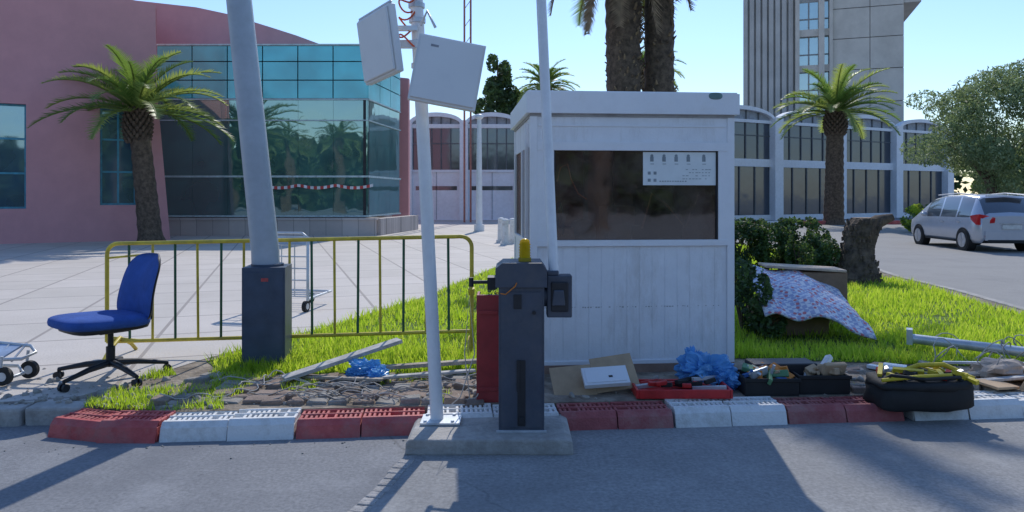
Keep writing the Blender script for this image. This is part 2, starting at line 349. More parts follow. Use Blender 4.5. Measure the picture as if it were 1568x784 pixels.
b.b2(1.03,W-.07,Dp-.08,Dp-.056,.1,2.1,BRN)
b.b2(.012,.04,.06,Dp-.06,.07,1.06,PAN); b.b2(.012,.04,.06,Dp-.06,1.9,2.14,PAN); b.b2(.0,.05,.06,Dp-.06,1.06,1.1,FRM)
b.b2(.02,.026,.06,Dp-.06,1.1,1.9,GLS); b.b2(.0,.045,.72,.78,1.1,1.9,FRM)
b.b2(-.02,.012,.2,.26,1.0,2.1,FRM)
b.b2(W-.1,W-.06,.1,Dp-.13,.09,2.1,BRN)
b.b2(.25,1.5,.2,.65,.95,.98,8)
b.b2(.85,1.12,.9,1.3,.9,1.38,8); b.b2(1.2,1.5,.9,1.3,.84,1.55,9); b.b2(.62,.66,.9,.94,.98,1.95,9)
b.cyl((.72,.12,1.36),(.72,.15,1.36),.045,n=16,m=6); b.sup((1.3,.5,1.2),(.16,.1,.18),.8,6); b.sup((.55,.6,1.12),(.12,.1,.15),.7,9)
b.b2(.95,1.2,.35,.38,1.0,1.22,6); b.b2(.3,.42,.3,.4,.98,1.2,8)
b.tube([(.24,.1,1.6),(.27,.1,1.72),(.33,.1,1.75),(.36,.1,1.62),(.42,.1,1.5),(.5,.12,1.45)],.005,m=10)
b.tube([(.24,.1,1.2),(.25,.12,1.3),(.27,.1,1.42),(.3,.1,1.3),(.29,.1,1.15)],.012,m=6)
b.tube([(1.0,.2,1.2),(1.1,.25,1.5),(1.25,.3,1.4),(1.4,.25,1.2),(1.5,.2,1.5)],.008,m=8)
b.b2(.96,1.59,.022,.0285,1.57,1.85,11)
for i in range(5):
    x=1.02+i*.105+(.0 if i<4 else .03)
    b.b2(x,x+.03,.0195,.0218,1.77,1.81,12); b.cyl((x+.015,.0218,1.818),(x+.015,.0192,1.818),.013,n=10,m=12)
    b.b2(x+.002,x+.034,.0195,.0218,1.747,1.752,12)
for i in range(2):
    for j in range(2): b.b2(1.0+i*.05,1.025+i*.05,.0195,.0218,1.66-j*.06,1.685-j*.06,12)
for i in range(4):
    for q in range(9):
        if R.random()<.8: b.b2(1.3+q*.028,1.3+q*.028+R.uniform(.012,.025),.0195,.0218,1.70-i*.026,1.705-i*.026,12)
for q in range(11): b.b2(1.1+q*.022,1.1+q*.022+R.uniform(.01,.018),.0195,.0218,1.6,1.608,12)
b.b2(.87,W-.15,.0,.012,1.905,1.915,FRM)
b.build('guard_booth',[mat('booth_panel',(.82,.83,.85),rough=.5,var=.04,dirt=.7,dcol=(.52,.49,.45),dscale=5,dz=.25,d0=.5,bump=.1),
  mat('booth_frame',(.83,.84,.86),rough=.4,var=.04,dirt=.5,dcol=(.55,.52,.48),dscale=3,d0=.5),glassmat('booth_glass',(.8,.72,.68),.12,.04),
  mat('interior_brown',(.30,.12,.09),rough=.7,var=.5,scale=3,col2=(.36,.22,.16)),mat('booth_base',(.30,.20,.15),rough=.9),mat('sealant',(.36,.36,.36),rough=.8),DARK,
  mat('repair_patch',(.16,.26,.25)),mat('box_tan',(.30,.17,.11)),mat('dark_locker',(.08,.06,.05)),mat('orange_cord',(.6,.15,.02)),mat('paper',(.78,.82,.81),rough=.6,var=.05),mat('ink',(.26,.30,.32)),
  mat('added_brown_glow_sheet',(.18,.07,.05),rough=.9,var=.8,scale=4,trans=.6,tcol=(.13,.045,.035),col2=(.30,.15,.11))],bevel=.003,seg=1)

# ------------------------------------------------------------ barrier cabinet
NAVY=mat('barrier_slate_paint',(.06,.072,.10),rough=.45,var=.12,dirt=.25,dcol=(.2,.18,.16),dscale=5)
b=MB()
b.b2(-.085,.205,4.56,4.86,.1,1.02,0)
b.vprism([(-.105,1.02),(.222,1.02),(.222,1.13),(.19,1.175),(-.06,1.175),(-.105,1.14)],4.54,4.88,0)
b.b2(-.07,.19,4.5535,4.56,.13,.99,0)
b.b2(.035,.085,4.549,4.5534,.14,.56,1)
b.b2(.045,.075,4.535,4.549,.16,.2,1); b.b2(.03,.05,4.54,4.5534,.36,.56,1)
b.box((.035,4.55,.93),(.05,.01,.09),1); b.cyl((.14,4.54,.86),(.14,4.5534,.86),.012,m=1)
b.b2(-.10,.22,4.545,4.56,.1,.115,2)
b.build('barrier_cabinet',[NAVY,DARK,STEEL],bevel=.012,seg=3)
b=MB()
b.cyl((.083,4.66,1.177),(.083,4.66,1.20),.042,m=1,n=20); b.cyl((.083,4.66,1.20),(.083,4.66,1.30),.036,.033,m=0,n=20)
b.sup((.083,4.66,1.30),(.033,.033,.025),1,0)
for i in range(5): b.cyl((.083,4.66,1.21+i*.018),(.083,4.66,1.216+i*.018),.038,m=0,n=20)
b.build('warning_beacon',[mat('amber_lens',(.85,.6,.0),rough=.2,trans=.4,tcol=(.95,.7,0)),mat('lens_base',(.35,.25,.01))])
b=MB()
b.b2(.224,.385,4.60,4.72,.82,1.09,0); b.b2(.25,.36,4.585,4.60,.86,1.05,1); b.cyl((.2,4.68,.95),(.226,4.68,.95),.07,m=0,n=20)
b.vprism([(.255,.90),(.34,.90),(.33,1.0),(.265,1.0)],4.57,4.585,0)
b.b2(.225,.30,4.60,4.68,1.09,1.12,0)
b.tube([(.272,4.65,1.05),(.19,4.65,2.85),(.135,4.65,4.05)],.034,n=8,m=2)
b.build('barrier_arm',[NAVY,DARK,mat('arm_aluminium',(.76,.79,.83),rough=.4,var=.08)],bevel=.008)
b=MB(); b.tube([(-.27,4.75,1.03),(-.24,4.75,1.03),(-.09,4.72,1.035)],.012,m=0); b.b2(-.16,-.105,4.66,4.8,.99,1.07,0); b.cyl((-.27,4.75,1.0),(-.27,4.75,1.06),.016,m=0)
b.tube([(-.1,4.6,.98),(-.04,4.52,.98),(.02,4.53,1.03),(.03,4.54,1.05)],.004,m=1)
b.build('barrier_latch_bracket',[DARK,mat('orange_wire',(.6,.18,.02))])
b=MB(); b.b2(-.255,-.08,5.15,5.17,.11,.89,0); b.b2(-.255,-.235,5.17,5.35,.11,.89,0); b.b2(-.09,-.079,5.171,5.35,.11,.89,0); b.b2(-.24,-.1,5.14,5.149,.2,.23,0); b.b2(-.24,-.1,5.14,5.149,.75,.78,0)
b.build('red_metal_panel',[mat('dark_red_enamel',(.32,.03,.035),rough=.4,dirt=.3)],bevel=.004)

# white pole with antennas
b=MB(); P0=Vector((-.498,4.78,.1)); P1=Vector((-.665,4.78,3.5))
b.cyl(P0,P1,.043,.043,n=20,m=0)
b.box((-.47,4.78,.112),(.26,.2,.014),1)
for dx in(-.08,.1):
    for dy in(-.07,.07): b.cyl((-.49+dx,4.78+dy,.118),(-.49+dx,4.78+dy,.13),.012,n=6,m=1)
b.tube([(-.6,4.72,2.72),(-.55,4.66,2.8),(-.5,4.7,2.7)],.01,m=1)
for z in (2.45,2.6,2.85,2.75): b.cyl((-.615-(z-2.45)*.05,4.78,z),(-.615-(z-2.45)*.05,4.78,z+.03),.055,n=16,m=1)
b.box((-.66,4.74,2.6),(.16,.04,.05),1); b.box((-.72,4.72,2.7),(.2,.04,.03),1)
pts=[]
for i in range(60):
    t=i/59; pts.append((-.69+.05*math.sin(t*22),4.72+.03*math.cos(t*19),2.93-.36*t+.02*math.sin(t*40)))
b.tube(pts,.006,m=2)
b.tube([(-.69,4.72,2.9),(-.6,4.7,3.0),(-.58,4.74,3.15),(-.63,4.72,3.3)],.007,m=2)
b.build('antenna_pole',[WHT,STEEL,mat('orange_cable',(.6,.10,.03))])
PANW=mat('antenna_housing',(.78,.78,.77),rough=.5,var=.05,dirt=.35,dcol=(.55,.53,.50),dscale=3)
def panel(name,loc,rot,w,h,extra=False):
    b=MB(); b.M=Matrix.Translation(loc)@Euler(rot).to_matrix().to_4x4()
    b.b2(-w/2,w/2,0,.05,-h/2,h/2,0); b.b2(-w/2+.015,w/2-.015,-.018,-.0005,-h/2+.015,h/2-.015,0)
    b.b2(-.08,.08,.051,.09,-.08,.08,1); b.b2(-.02,.02,.09,.16,-.03,.03,1)
    if extra:
        b.b2(-.13,-.08,-.0195,-.0182,h/2-.075,h/2-.06,2)
    else:
        b.b2(-w/2-.002,w/2+.002,.01,.03,h/2+.0005,h/2+.02,1)
    b.build(name,[PANW,STEEL,mat('print_grey',(.3,.3,.32))],bevel=.014,seg=3)
panel('antenna_panel',(-.41,4.55,2.385),(D(-6),D(10),D(6)),.43,.43,True)
panel('antenna_panel',(-.885,4.7,2.585),(D(5),D(-6),D(-50)),.42,.44)
# big leaning lamp post
b=MB()
b.tube([(-2.165,6.38,.12),(-2.19,6.38,1.1),(-2.43,6.38,3.4),(-2.62,6.38,5.2)],.11,n=24,m=0,radii=[.12,.12,.108,.098])
b.M=frame(-2.17,6.38,D(8)); b.b2(-.18,.18,-.18,.18,.12,.98,1); b.b2(-.165,.165,-.185,-.18,.16,.94,1); b.b2(-.02,.04,-.187,-.1852,.86,.89,2); b.cyl((.0,0,.98),(.0,0,1.0),.14,n=24,m=1)
b.b2(-.2,.2,-.2,.2,.1,.135,1)
b.build('lamp_post',[mat('grey_blue_post_paint',(.42,.47,.52),rough=.45,var=.08,dirt=.3,dcol=(.3,.31,.32)),mat('post_base_navy',(.05,.075,.12),rough=.45,dirt=.2,dcol=(.16,.15,.14)),RED],bevel=.006)
# ------------------------------------------------------------ crowd fence
b=MB(); y=6.6
xl,xr=-3.72,-.37
def fz(x,z): return z-.07*(xr-x)/(xr-xl)
def fp(x,z): return (x,y,fz(x,z))
top=[fp(xl,.33),fp(xl,1.12)]
for i in range(1,7):
    a=math.pi-math.pi/2*i/6; top.append(fp(xl+.1+.1*math.cos(a),1.13+.1*math.sin(a)))
for i in range(7):
    a=math.pi/2-math.pi/2*i/6; top.append(fp(xr-.1+.1*math.cos(a),1.13+.1*math.sin(a)))
top.append(fp(xr,.12))
b.tube(top,.019,m=0,n=10)
b.tube([fp(xl,.33),fp(xr,.36)],.017,m=0,n=10)
b.tube([fp(xl+.02,1.10),fp(xl+.3,1.12)],.01,m=0)
n=16
for i in range(1,n):
    x=xl+(xr-xl)*i/n; b.cyl(fp(x,.34),fp(x+R.uniform(-.008,.008),1.225),.012,m=1 if i%2 else 0,n=8)
for x in (xl+.12,xr-.02):
    b.tube([(x,y-.28,.135),(x,y-.2,.2),(x,y,.3),(x,y+.2,.2),(x,y+.28,.135)],.017,m=0)
b.tube([(xl,y,.3),(xl+.3,y,.27)],.015,m=0)
b.cyl((xr+.0,y-.03,.7),(xr+.0,y-.05,.76),.03,m=0)
b.build('crowd_barrier_fence',[YEL,GRN])

# ------------------------------------------------------------ office chair
b=MB(); b.M=frame(-3.24,5.8,D(232),.126)
b.sup((.08,0,.48),(.33,.30,.055),.55,0,(0,D(-2),0),32,14); b.sup((.05,0,.435),(.29,.27,.035),.5,1,(0,0,0),24,10)
P=[];nu,nv=14,14
for side in (0,1):
    for j in range(nv+1):
        for i in range(nu+1):
            u=-1+2*i/nu; v=-1+2*j/nv
            hw=.29*(1-.08*v)*(1-.30*abs(v)**6); uu=u*hw
            zz=.71+.28*v*(1-.10*abs(u)**4)
            th=.05*(1-abs(u)**4)*(1-abs(v)**4)
            x=-.26-.06*v-.03*v*v+.06*u*u+(th if side==0 else -th*.5-.012)
            P.append((x,uu,zz))
K=(nu+1)*(nv+1); F=[];MI=[]
for side in (0,1):
    for j in range(nv):
        for i in range(nu):
            a=side*K+j*(nu+1)+i; F.append((a,a+1,a+nu+2,a+nu+1)); MI.append(0 if side==0 else 1)
rim=[i for i in range(nu+1)]+[j*(nu+1)+nu for j in range(1,nv+1)]+[nv*(nu+1)+i for i in range(nu-1,-1,-1)]+[j*(nu+1) for j in range(nv-1,0,-1)]
for a,c in zip(rim,rim[1:]+rim[:1]): F.append((a,c,c+K,a+K)); MI.append(1)
b.add(P,F,MI,True)
b.tube([(-.02,0,.41),(-.22,0,.39),(-.31,0,.45),(-.32,0,.62)],.024,m=1)
b.box((0,0,.40),(.22,.16,.05),1); b.cyl((0,0,.22),(0,0,.40),.022,m=1); b.cyl((0,0,.10),(0,0,.26),.034,m=1)
b.tube([(.05,-.1,.40),(.06,-.3,.39)],.008,m=1)
for i in range(5):
    a=2*math.pi*i/5+.35; ca,sa=math.cos(a),math.sin(a)
    b.tube([(0,0,.13),(ca*.2,sa*.2,.115),(ca*.42,sa*.42,.075)],.02,m=1,radii=[.03,.024,.016])
    c=Vector((ca*.42,sa*.42,.03)); t=Vector((-sa,ca,0)); b.cyl(c+t*.01,c+t*.03,.03,n=14,m=1); b.cyl(c-t*.03,c-t*.01,.03,n=14,m=1); b.cyl(c,c+Vector((0,0,.05)),.01,m=1)
b.build('office_chair',[mat('blue_fabric',(.035,.10,.36),rough=.95,var=.15,scale=8,bump=.3,bscale=200),DARK])

# ------------------------------------------------------------ luggage trolleys
b=MB(); b.M=frame(-2.95,9.2,D(168),.126)@Matrix.Diagonal((1.3,1,1,1))
b.tube([(-.28,0,.14),(-.28,0,.95),(-.22,0,1.0),(.22,0,1.0),(.28,0,.95),(.28,0,.14)],.016,m=0)
for z in (.4,.55,.7,.85): b.cyl((-.28,0,z),(.28,0,z),.009,m=0)
for x in (-.14,0,.14): b.cyl((x,0,.2),(x,0,.85),.006,m=0)
b.tube([(-.28,0,.16),(-.22,-.8,.16),(.22,-.8,.16),(.28,0,.16)],.016,m=0)
for q in range(4): b.cyl((-.25,-.15-.17*q,.17),(.25,-.15-.17*q,.17),.008,m=0)
b.b2(-.27,.27,-.03,.0,.86,.96,2)
for x,yy in ((-.26,0),(.26,0),(0,-.78)):
    b.cyl((x-.018,yy,.07),(x+.018,yy,.07),.07,n=18,m=1); b.cyl((x-.02,yy,.07),(x+.02,yy,.07),.04,n=12,m=0)
TBRD=mat('trolley_board',(.35,.45,.6)); b.build('luggage_trolley',[STEEL,BLACK,TBRD])
b=MB()  # folded trolley lying at the left
b.tube([(-4.6,5.95,.42),(-3.85,5.75,.40),(-3.78,5.7,.36),(-3.82,5.6,.33),(-4.6,5.6,.30)],.014,m=0)
b.tube([(-4.6,5.9,.22),(-3.95,5.75,.24),(-3.86,5.68,.20),(-3.95,5.55,.17),(-4.6,5.5,.17)],.013,m=0)
for q in range(5): b.cyl((-4.5+q*.15,5.92-q*.035,.415),(-4.5+q*.15,5.60,.31),.008,m=0)
b.box((-4.15,5.74,.37),(.42,.20,.014),2,(D(18),D(-1),D(-12)))
for x,yy in ((-3.93,5.55),(-3.88,5.78)):
    b.cyl((x,yy-.018,.205),(x,yy+.018,.205),.07,n=20,m=1); b.cyl((x,yy-.021,.205),(x,yy+.021,.205),.035,n=14,m=0); b.tube([(x,yy,.205),(x-.02,yy,.28),(x-.01,yy,.36)],.012,m=0)
b.build('luggage_trolley',[STEEL,BLACK,TBRD])

# ------------------------------------------------------------ loose stuff
def plank(name,p0,p1,w,t,m):
    p0=Vector(p0);p1=Vector(p1);d=p1-p0; b=MB()
    b.M=Matrix.Translation(p0)@d.to_track_quat('X','Z').to_matrix().to_4x4(); b.b2(0,d.length,-w/2,w/2,0,t,0); return b.build(name,[m],bevel=.003,seg=1)
GWOOD=mat('grey_wood',(.5,.48,.45),rough=.9,var=.25,scale=12)
plank('wooden_plank',(-1.78,5.6,.16),(-.95,6.1,.36),.12,.03,GWOOD)
plank('wooden_plank',(-1.3,5.85,.17),(-.25,5.95,.22),.07,.03,WOOD)
plank('wooden_plank',(-1.05,5.65,.16),(-.3,5.85,.17),.06,.02,GWOOD)
plank('wooden_plank',(-1.7,5.7,.16),(-1.0,5.55,.17),.05,.02,WOOD)
def bag(name,parts):
    b=MB()
    for c,a,rz in parts: b.sup(c,a,.9,0,(.1,.15,rz),48,30,.25,1.4,True,.55)
    b.build(name,[BLUEBAG])
bag('blue_plastic_bag',[((-1.16,5.78,.21),(.13,.09,.06),.3),((-1.06,5.72,.185),(.10,.06,.04),1.3),((-1.26,5.75,.18),(.07,.05,.03),0)])
b=MB()
for c in range(18):
    x=R.uniform(-2.1,-.6); yy=R.uniform(5.15,5.6); pts=[]; a=R.random()*6
    for i in range(26):
        a+=R.uniform(-.6,.6); x+=math.cos(a)*.05; yy+=math.sin(a)*.022; yy=min(max(yy,5.12),5.8); pts.append((x,yy,.165+.02*math.sin(i*.7+c)+R.random()*.01))
    b.tube(pts,.0045,n=5,m=c%2)
for c in range(7):
    x=R.uniform(4.0,4.8); yy=R.uniform(5.9,6.7); pts=[]; a=R.random()*6
    for i in range(26):
        a+=R.uniform(-.5,.9); x+=math.cos(a)*.05; yy+=math.sin(a)*.04; pts.append((x,yy,.22+.1*math.sin(i*.5+c)))
    b.tube(pts,.005,n=5,m=c%2)
b.tube([(-.30,5.1,.16),(-.33,5.0,.5),(-.30,5.05,.9),(-.26,5.0,.5),(-.36,5.0,.2),(-.42,5.0,.15)],.004,m=1)
b.build('tangled_wires',[mat('wire_grey',(.3,.28,.25)),mat('wire_light',(.5,.47,.43))])
b=MB(); b.M=Matrix.Translation((.62,5.45,.20))@Euler((D(38),D(-4),D(6))).to_matrix().to_4x4()
b.b2(-.32,.0,-.13,.15,0,.006,0); b.M=b.M@Euler((0,D(-5),0)).to_matrix().to_4x4(); b.b2(.003,.33,-.12,.2,0.0,.006,0)
b.M=Matrix.Identity(4)
b.build('cardboard_sheet',[CARD])
b=MB(); b.M=Matrix.Translation((.70,5.38,.225))@Euler((D(30),D(-3),D(4))).to_matrix().to_4x4(); b.b2(-.17,.17,-.08,.1,0,.035,0); b.b2(-.15,.15,-.06,.08,.036,.04,0); b.b2(.02,.05,-.02,0,.0405,.042,1); b.build('white_electronics_box',[WHT,DARK],bevel=.01)
b=MB(); b.b2(.92,1.58,5.22,5.5,.13,.15,0)
for q in ((.92,1.58,5.2,5.219),(.92,1.58,5.501,5.52),(.90,.919,5.2,5.52),(1.581,1.6,5.2,5.52)): b.b2(q[0],q[1],q[2],q[3],.13,.195,0)
for i in range(16):
    x=R.uniform(1.0,1.5); b.box((x,R.uniform(5.28,5.45),.18+R.random()*.05),(R.uniform(.05,.25),.03,.03),R.choice((1,1,0,2)),(R.uniform(-.2,.2),R.uniform(-.2,.2),R.uniform(-.6,.6)))
b.build('red_tool_tray',[mat('red_plastic',(.55,.03,.03),rough=.35),BLACK,STEEL],bevel=.004)
bag('blue_plastic_bag',[((1.52,5.62,.22),(.18,.13,.13),.3),((1.66,5.56,.18),(.14,.10,.08),1.3),((1.41,5.64,.27),(.07,.06,.12),0)])
def crate(name,x0,x1,y0,y1,z0,z1,mats,fill):
    b=MB(); t=.015
    b.b2(x0,x1,y0,y1,z0,z0+.01,0); b.b2(x0,x1,y0,y0+t,z0+.01,z1,0); b.b2(x0,x1,y1-t,y1,z0+.01,z1,0); b.b2(x0,x0+t,y0+t,y1-t,z0+.01,z1,0); b.b2(x1-t,x1,y0+t,y1-t,z0+.01,z1,0)
    b.b2(x0-.01,x1+.01,y0-.01,y0-.001,z1-.025,z1+.003,0)
    for i in range(fill):
        b.box((R.uniform(x0+.08,x1-.08),R.uniform(y0+.05,y1-.05),z1-.02+R.random()*.05),(R.uniform(.04,.2),R.uniform(.02,.07),R.uniform(.02,.06)),R.randrange(1,len(mats)),(R.uniform(-.5,.5),R.uniform(-.5,.5),R.uniform(-1.5,1.5)))
    for i in range(fill//3):
        c=Vector((R.uniform(x0+.1,x1-.1),R.uniform(y0+.08,y1-.08),z1)); d=Vector((R.uniform(-1,1),R.uniform(-1,1),R.uniform(0,.6))).normalized()*.09
        b.cyl(c-d,c+d,.012,n=8,m=R.randrange(1,len(mats)))
    return b.build(name,mats,bevel=.004,seg=1)
MIX=[mat('tool_cream',(.6,.55,.45)),mat('tool_blue',(.05,.15,.4)),mat('tool_orange',(.6,.2,.03)),STEEL,CARD,mat('tool_green',(.1,.25,.12))]
crate('black_tool_crate',1.72,2.12,5.3,5.6,.12,.25,[BLACK]+MIX,30)
crate('black_tool_crate',2.14,2.52,5.35,5.65,.12,.26,[BLACK,CARD,CARD,STEEL],14)
b=MB(); b.box((2.1,5.62,.22),(.5,.2,.18),0,(0,0,.05)); b.box((2.42,5.4,.3),(.18,.04,.1),1,(.4,0,.2)); b.build('open_tool_case',[DARK,CARD],bevel=.01)
b=MB(); b.M=frame(2.93,5.18,D(3),.10)
b.sup((0,0,.08),(.34,.19,.10),.4,0,None,36,16,.12,1.5)
b.sup((0,0,.165),(.34,.19,.04),.45,0,None,30,8,.15,1.5)
for i in range(34): b.box((R.uniform(-.26,.28),R.uniform(-.12,.12),.20+R.random()*.035),(R.uniform(.04,.2),.03,.03),R.choice((1,1,2,3,0,0)),(R.uniform(-.4,.4),R.uniform(-.4,.4),R.uniform(-1.5,1.5)))
b.tube([(-.3,-.02,.17),(-.27,-.12,.24),(-.05,-.17,.22),(.2,-.16,.23),(.32,0,.18)],.012,m=0)
b.tube([(-.1,.1,.2),(.05,.08,.26),(.22,.05,.27),(.33,.03,.22),(.36,-.05,.12)],.018,m=1)
b.tube([(-.33,-.1,.2),(-.1,-.15,.235),(.15,-.14,.24)],.014,m=1)
b.build('tool_bag',[BLACK,mat('tool_yellow',(.65,.5,.03)),mat('tool_red',(.45,.03,.02)),STEEL])
b=MB(); b.cyl((3.75,6.75,.26),(4.75,6.15,.22),.045,n=16,m=0); b.box((3.74,6.76,.28),(.05,.12,.14),0,(0,0,-.5)); b.build('steel_tube',[STEEL])
plank('white_board',(3.15,6.1,.15),(3.55,5.75,.16),.09,.03,WHT); plank('white_board',(3.05,6.15,.13),(3.35,5.7,.15),.06,.03,WHT)
plank('wooden_plank',(3.5,5.75,.15),(4.6,5.9,.2),.08,.02,WOOD); plank('steel_bar',(3.6,6.0,.2),(4.7,5.75,.24),.03,.02,STEEL)
plank('wooden_plank',(3.35,5.55,.14),(4.2,5.65,.18),.06,.02,GWOOD)
b=MB(); b.b2(4.05,4.5,5.55,5.9,.13,.22,0); b.sup((3.95,5.8,.2),(.2,.14,.08),.8,1,None,20,10,.4,2,True); b.box((4.0,5.45,.2),(.3,.02,.16),0,(.5,0,.3)); b.box((3.7,5.5,.16),(.3,.2,.02),0,(.1,.1,.5)); b.build('cardboard_box',[CARD,mat('tan_cloth',(.46,.36,.28))],bevel=.005)
b=MB(); b.box((3.0,7.85,.29),(.7,.5,.34),0,(0,0,.1)); b.box((3.62,8.5,.42),(.5,.5,.6),0,(0,0,-.1)); b.box((3.4,8.45,.76),(.9,.4,.03),1,(0,.05,-.1)); b.build('cardboard_box',[mat('brown_box',(.26,.17,.11),rough=.9),mat('tan_board',(.55,.43,.32),rough=.9)],bevel=.01)
def checker():
    m=mat('patterned_fabric',(.6,.6,.62),rough=.9,var=.05); nt=m.node_tree;N=nt.nodes;L=nt.links;bs=N['Principled BSDF']
    tc=N.new('ShaderNodeTexCoord'); src=None
    w1=N.new('ShaderNodeTexChecker'); w1.inputs['Scale'].default_value=22; w1.inputs['Color1'].default_value=(.74,.74,.78,1); w1.inputs['Color2'].default_value=(.40,.43,.6,1)
    w2=N.new('ShaderNodeTexVoronoi'); w2.inputs['Scale'].default_value=16; r=N.new('ShaderNodeValToRGB'); r.color_ramp.elements[0].position=.28; r.color_ramp.elements[1].position=.34; r.color_ramp.elements[0].color=(1,1,1,1); r.color_ramp.elements[1].color=(0,0,0,1)
    L.new(tc.outputs['Object'],w1.inputs[0]); L.new(tc.outputs['Object'],w2.inputs['Vector']); L.new(w2.outputs['Distance'],r.inputs['Fac'])
    mx=N.new('ShaderNodeMixRGB'); mx.inputs['Color2'].default_value=(.6,.2,.22,1); L.new(r.outputs['Color'],mx.inputs['Fac']); L.new(w1.outputs['Color'],mx.inputs['Color1']); L.new(mx.outputs['Color'],bs.inputs['Base Color']); return m
b=MB(); n=26; P=[]
for j in range(n+1):
    for i in range(n+1):
        u=i/n; v=j/n; x=2.55+u*1.08+.12*v; yy=7.25+v*1.15-.1*u
        z=.46+.30*v-.44*max(0,u-.5)**1.3*1.3+.035*noise.noise(Vector((u*5,v*5,0)))+.02*math.sin(u*14+v*6)-.12*max(0,.2-v)*3
        P.append((x,yy,max(.15+.02*math.sin(i),z)))
b.add(P,[(j*(n+1)+i,j*(n+1)+i+1,(j+1)*(n+1)+i+1,(j+1)*(n+1)+i) for j in range(n) for i in range(n)],0,True)
o=b.build('patterned_blanket',[checker()]); s=o.modifiers.new('s','SOLIDIFY'); s.thickness=.02

# ------------------------------------------------------------ vegetation
def leaves(b,ells,n,size,mats,asp=2.,hang=0,surf=.5,cut=-.12):
    wts=[e[1][0]*e[1][1]*e[1][2] for e in ells]
    for i in range(n):
        c,a=R.choices(ells,wts)[0]
        while True:
            d=Vector((R.uniform(-1,1),R.uniform(-1,1),R.uniform(-1,1)))
            if .05<d.length<=1: break
        d=d.normalized()*(d.length**surf)
        k=noise.noise(Vector((c[0]+d.x*a[0],c[1]+d.y*a[1],c[2]+d.z*a[2]))*(1.2/max(.3,min(a))))
        if k<cut: continue
        p=Vector((c[0]+d.x*a[0],c[1]+d.y*a[1],c[2]+d.z*a[2]))
        q=Vector((R.gauss(0,1),R.gauss(0,1),R.gauss(0,1)-hang)).normalized(); r=q.orthogonal().normalized(); r=(Matrix.Rotation(R.random()*6.28,3,q)@r)
        s=size*R.uniform(.6,1.3)
        b.add([p-q*s*.5,p+r*s*.5/asp,p+q*s*.5,p-r*s*.5/asp],[(0,1,2,3)],mats[0] if (k+R.uniform(-.3,.3)<.1) else mats[1])
def palm(name,base,h,r0,r1,fl,nf,seed=1,lean=(0,0),lw=.03,dead=0,emin=-15,clumps=26,cv=62):
    rr=random.Random(seed); b=MB(); bx,by,bz=base
    nr=max(14,int(h*5)); pts=[];rad=[]
    for i in range(nr+1):
        t=i/nr; pts.append((bx+lean[0]*t,by+lean[1]*t,bz+h*t)); rad.append((r0+(r1-r0)*t**.6)*(1+.07*(i%2))*(1.25 if i==0 else 1))
    b.tube(pts,r0,n=14,m=0,radii=rad)
    T=Vector(pts[-1])
    for j in range(9):
        for i in range(14):
            a=6.283*i/14+j*.22; z=(-.30+j*.038)*fl; rr2=r1*(1.25+.25*math.sin(math.pi*min(1,j/7)))
            d=Vector((math.cos(a),math.sin(a),1.0)).normalized(); p=T+Vector((math.cos(a)*rr2*.8,math.sin(a)*rr2*.8,z))
            b.cyl(p,p+d*fl*.055,fl*.024,fl*.012,n=5,m=0)
    for i in range(nf):
        az=i*2.399+rr.uniform(-.2,.2); t=(i+.5)/nf
        el=D(80-(80-emin)*t**.85)+rr.uniform(-.1,.1); L=fl*rr.uniform(.85,1.05)*(.85+.15*t)
        isdead=(i>=nf-dead)
        h0=Vector((math.cos(az),math.sin(az),0)); side=Vector((-math.sin(az),math.cos(az),0)); p=T.copy(); ns=clumps; curv=D(cv)+rr.uniform(-.2,.25)
        rach=[p.copy()]; mm=3 if isdead else (1 if rr.random()<.45 else 2)
        for k in range(ns):
            s=(k+1)/ns; e=el-curv*s**1.6; e=max(e,-1.4); d=h0*math.cos(e)+Vector((0,0,math.sin(e))); p=p+d*L/ns; rach.append(p.copy())
            if s<.10: continue
            up=-h0*math.sin(e)+Vector((0,0,math.cos(e)))
            ll=fl*.17*(math.sin(math.pi*min(1,s*.86+.1))**.6)*rr.uniform(.85,1.1)
            for sg in(-1,1):
                for q in (0,.5):
                    pp=rach[-2].lerp(rach[-1],q)
                    ld=(side*sg*.75+d*.65+up*rr.uniform(.15,.5)).normalized()
                    tip=pp+ld*ll+Vector((0,0,-ll*.12))
                    b.add([pp-d*lw,pp+d*lw,tip],[(0,1,2)],mm)
        b.tube(rach,.02,n=4,m=2 if not isdead else 3,radii=[fl*.012*(1-.8*k/ns)+.004 for k in range(len(rach))])
    return b.build(name,[BARK,FR1,FR2,DEAD])
palm('palm_tree',(-11.25,22.4,.12),4.1,.36,.27,3.15,38,3,(-.42,0),.035,emin=0)
palm('palm_tree',(17.9,40,.0),6.2,.55,.42,4.0,40,5,(.1,0),.05,emin=0)
palm('palm_tree',(2.85,18,.12),8.1,.40,.42,3.2,40,8,(-.1,0),.03,dead=12,emin=-55)
palm('palm_tree',(3.75,18.3,.12),10.6,.36,.36,3.0,36,9,(.0,0),.03,dead=4,emin=-30)
palm('palm_tree',(2.8,60,.12),10.6,.4,.35,3.4,40,11,(0,0),.06)
palm('palm_tree',(11.6,62,.12),12.2,.4,.35,4.0,40,12,(0,0),.06)
for i,(x,yy,h) in enumerate(((-27,-15,7.5),(-22.0,-17,7),(-16,-12,7),(8,-18,8))): palm('palm_tree',(x,yy,0),h,.4,.35,3.2,30,20+i,(0,0),.06,clumps=16)
b=MB()
for tx,ty,h in ((2.82,18,8.0),(3.75,18.3,10.4)):
    for i in range(560 if tx<3 else 160):
        a=R.random()*6.28; z=R.uniform(2.5,h-.3); d=Vector((math.cos(a),math.sin(a),R.uniform(.5,1.4))).normalized(); p=Vector((tx+math.cos(a)*.38,ty+math.sin(a)*.38,z))
        b.cyl(p,p+d*R.uniform(.06,.16),.045,.015,n=4,m=R.choice((0,1)))
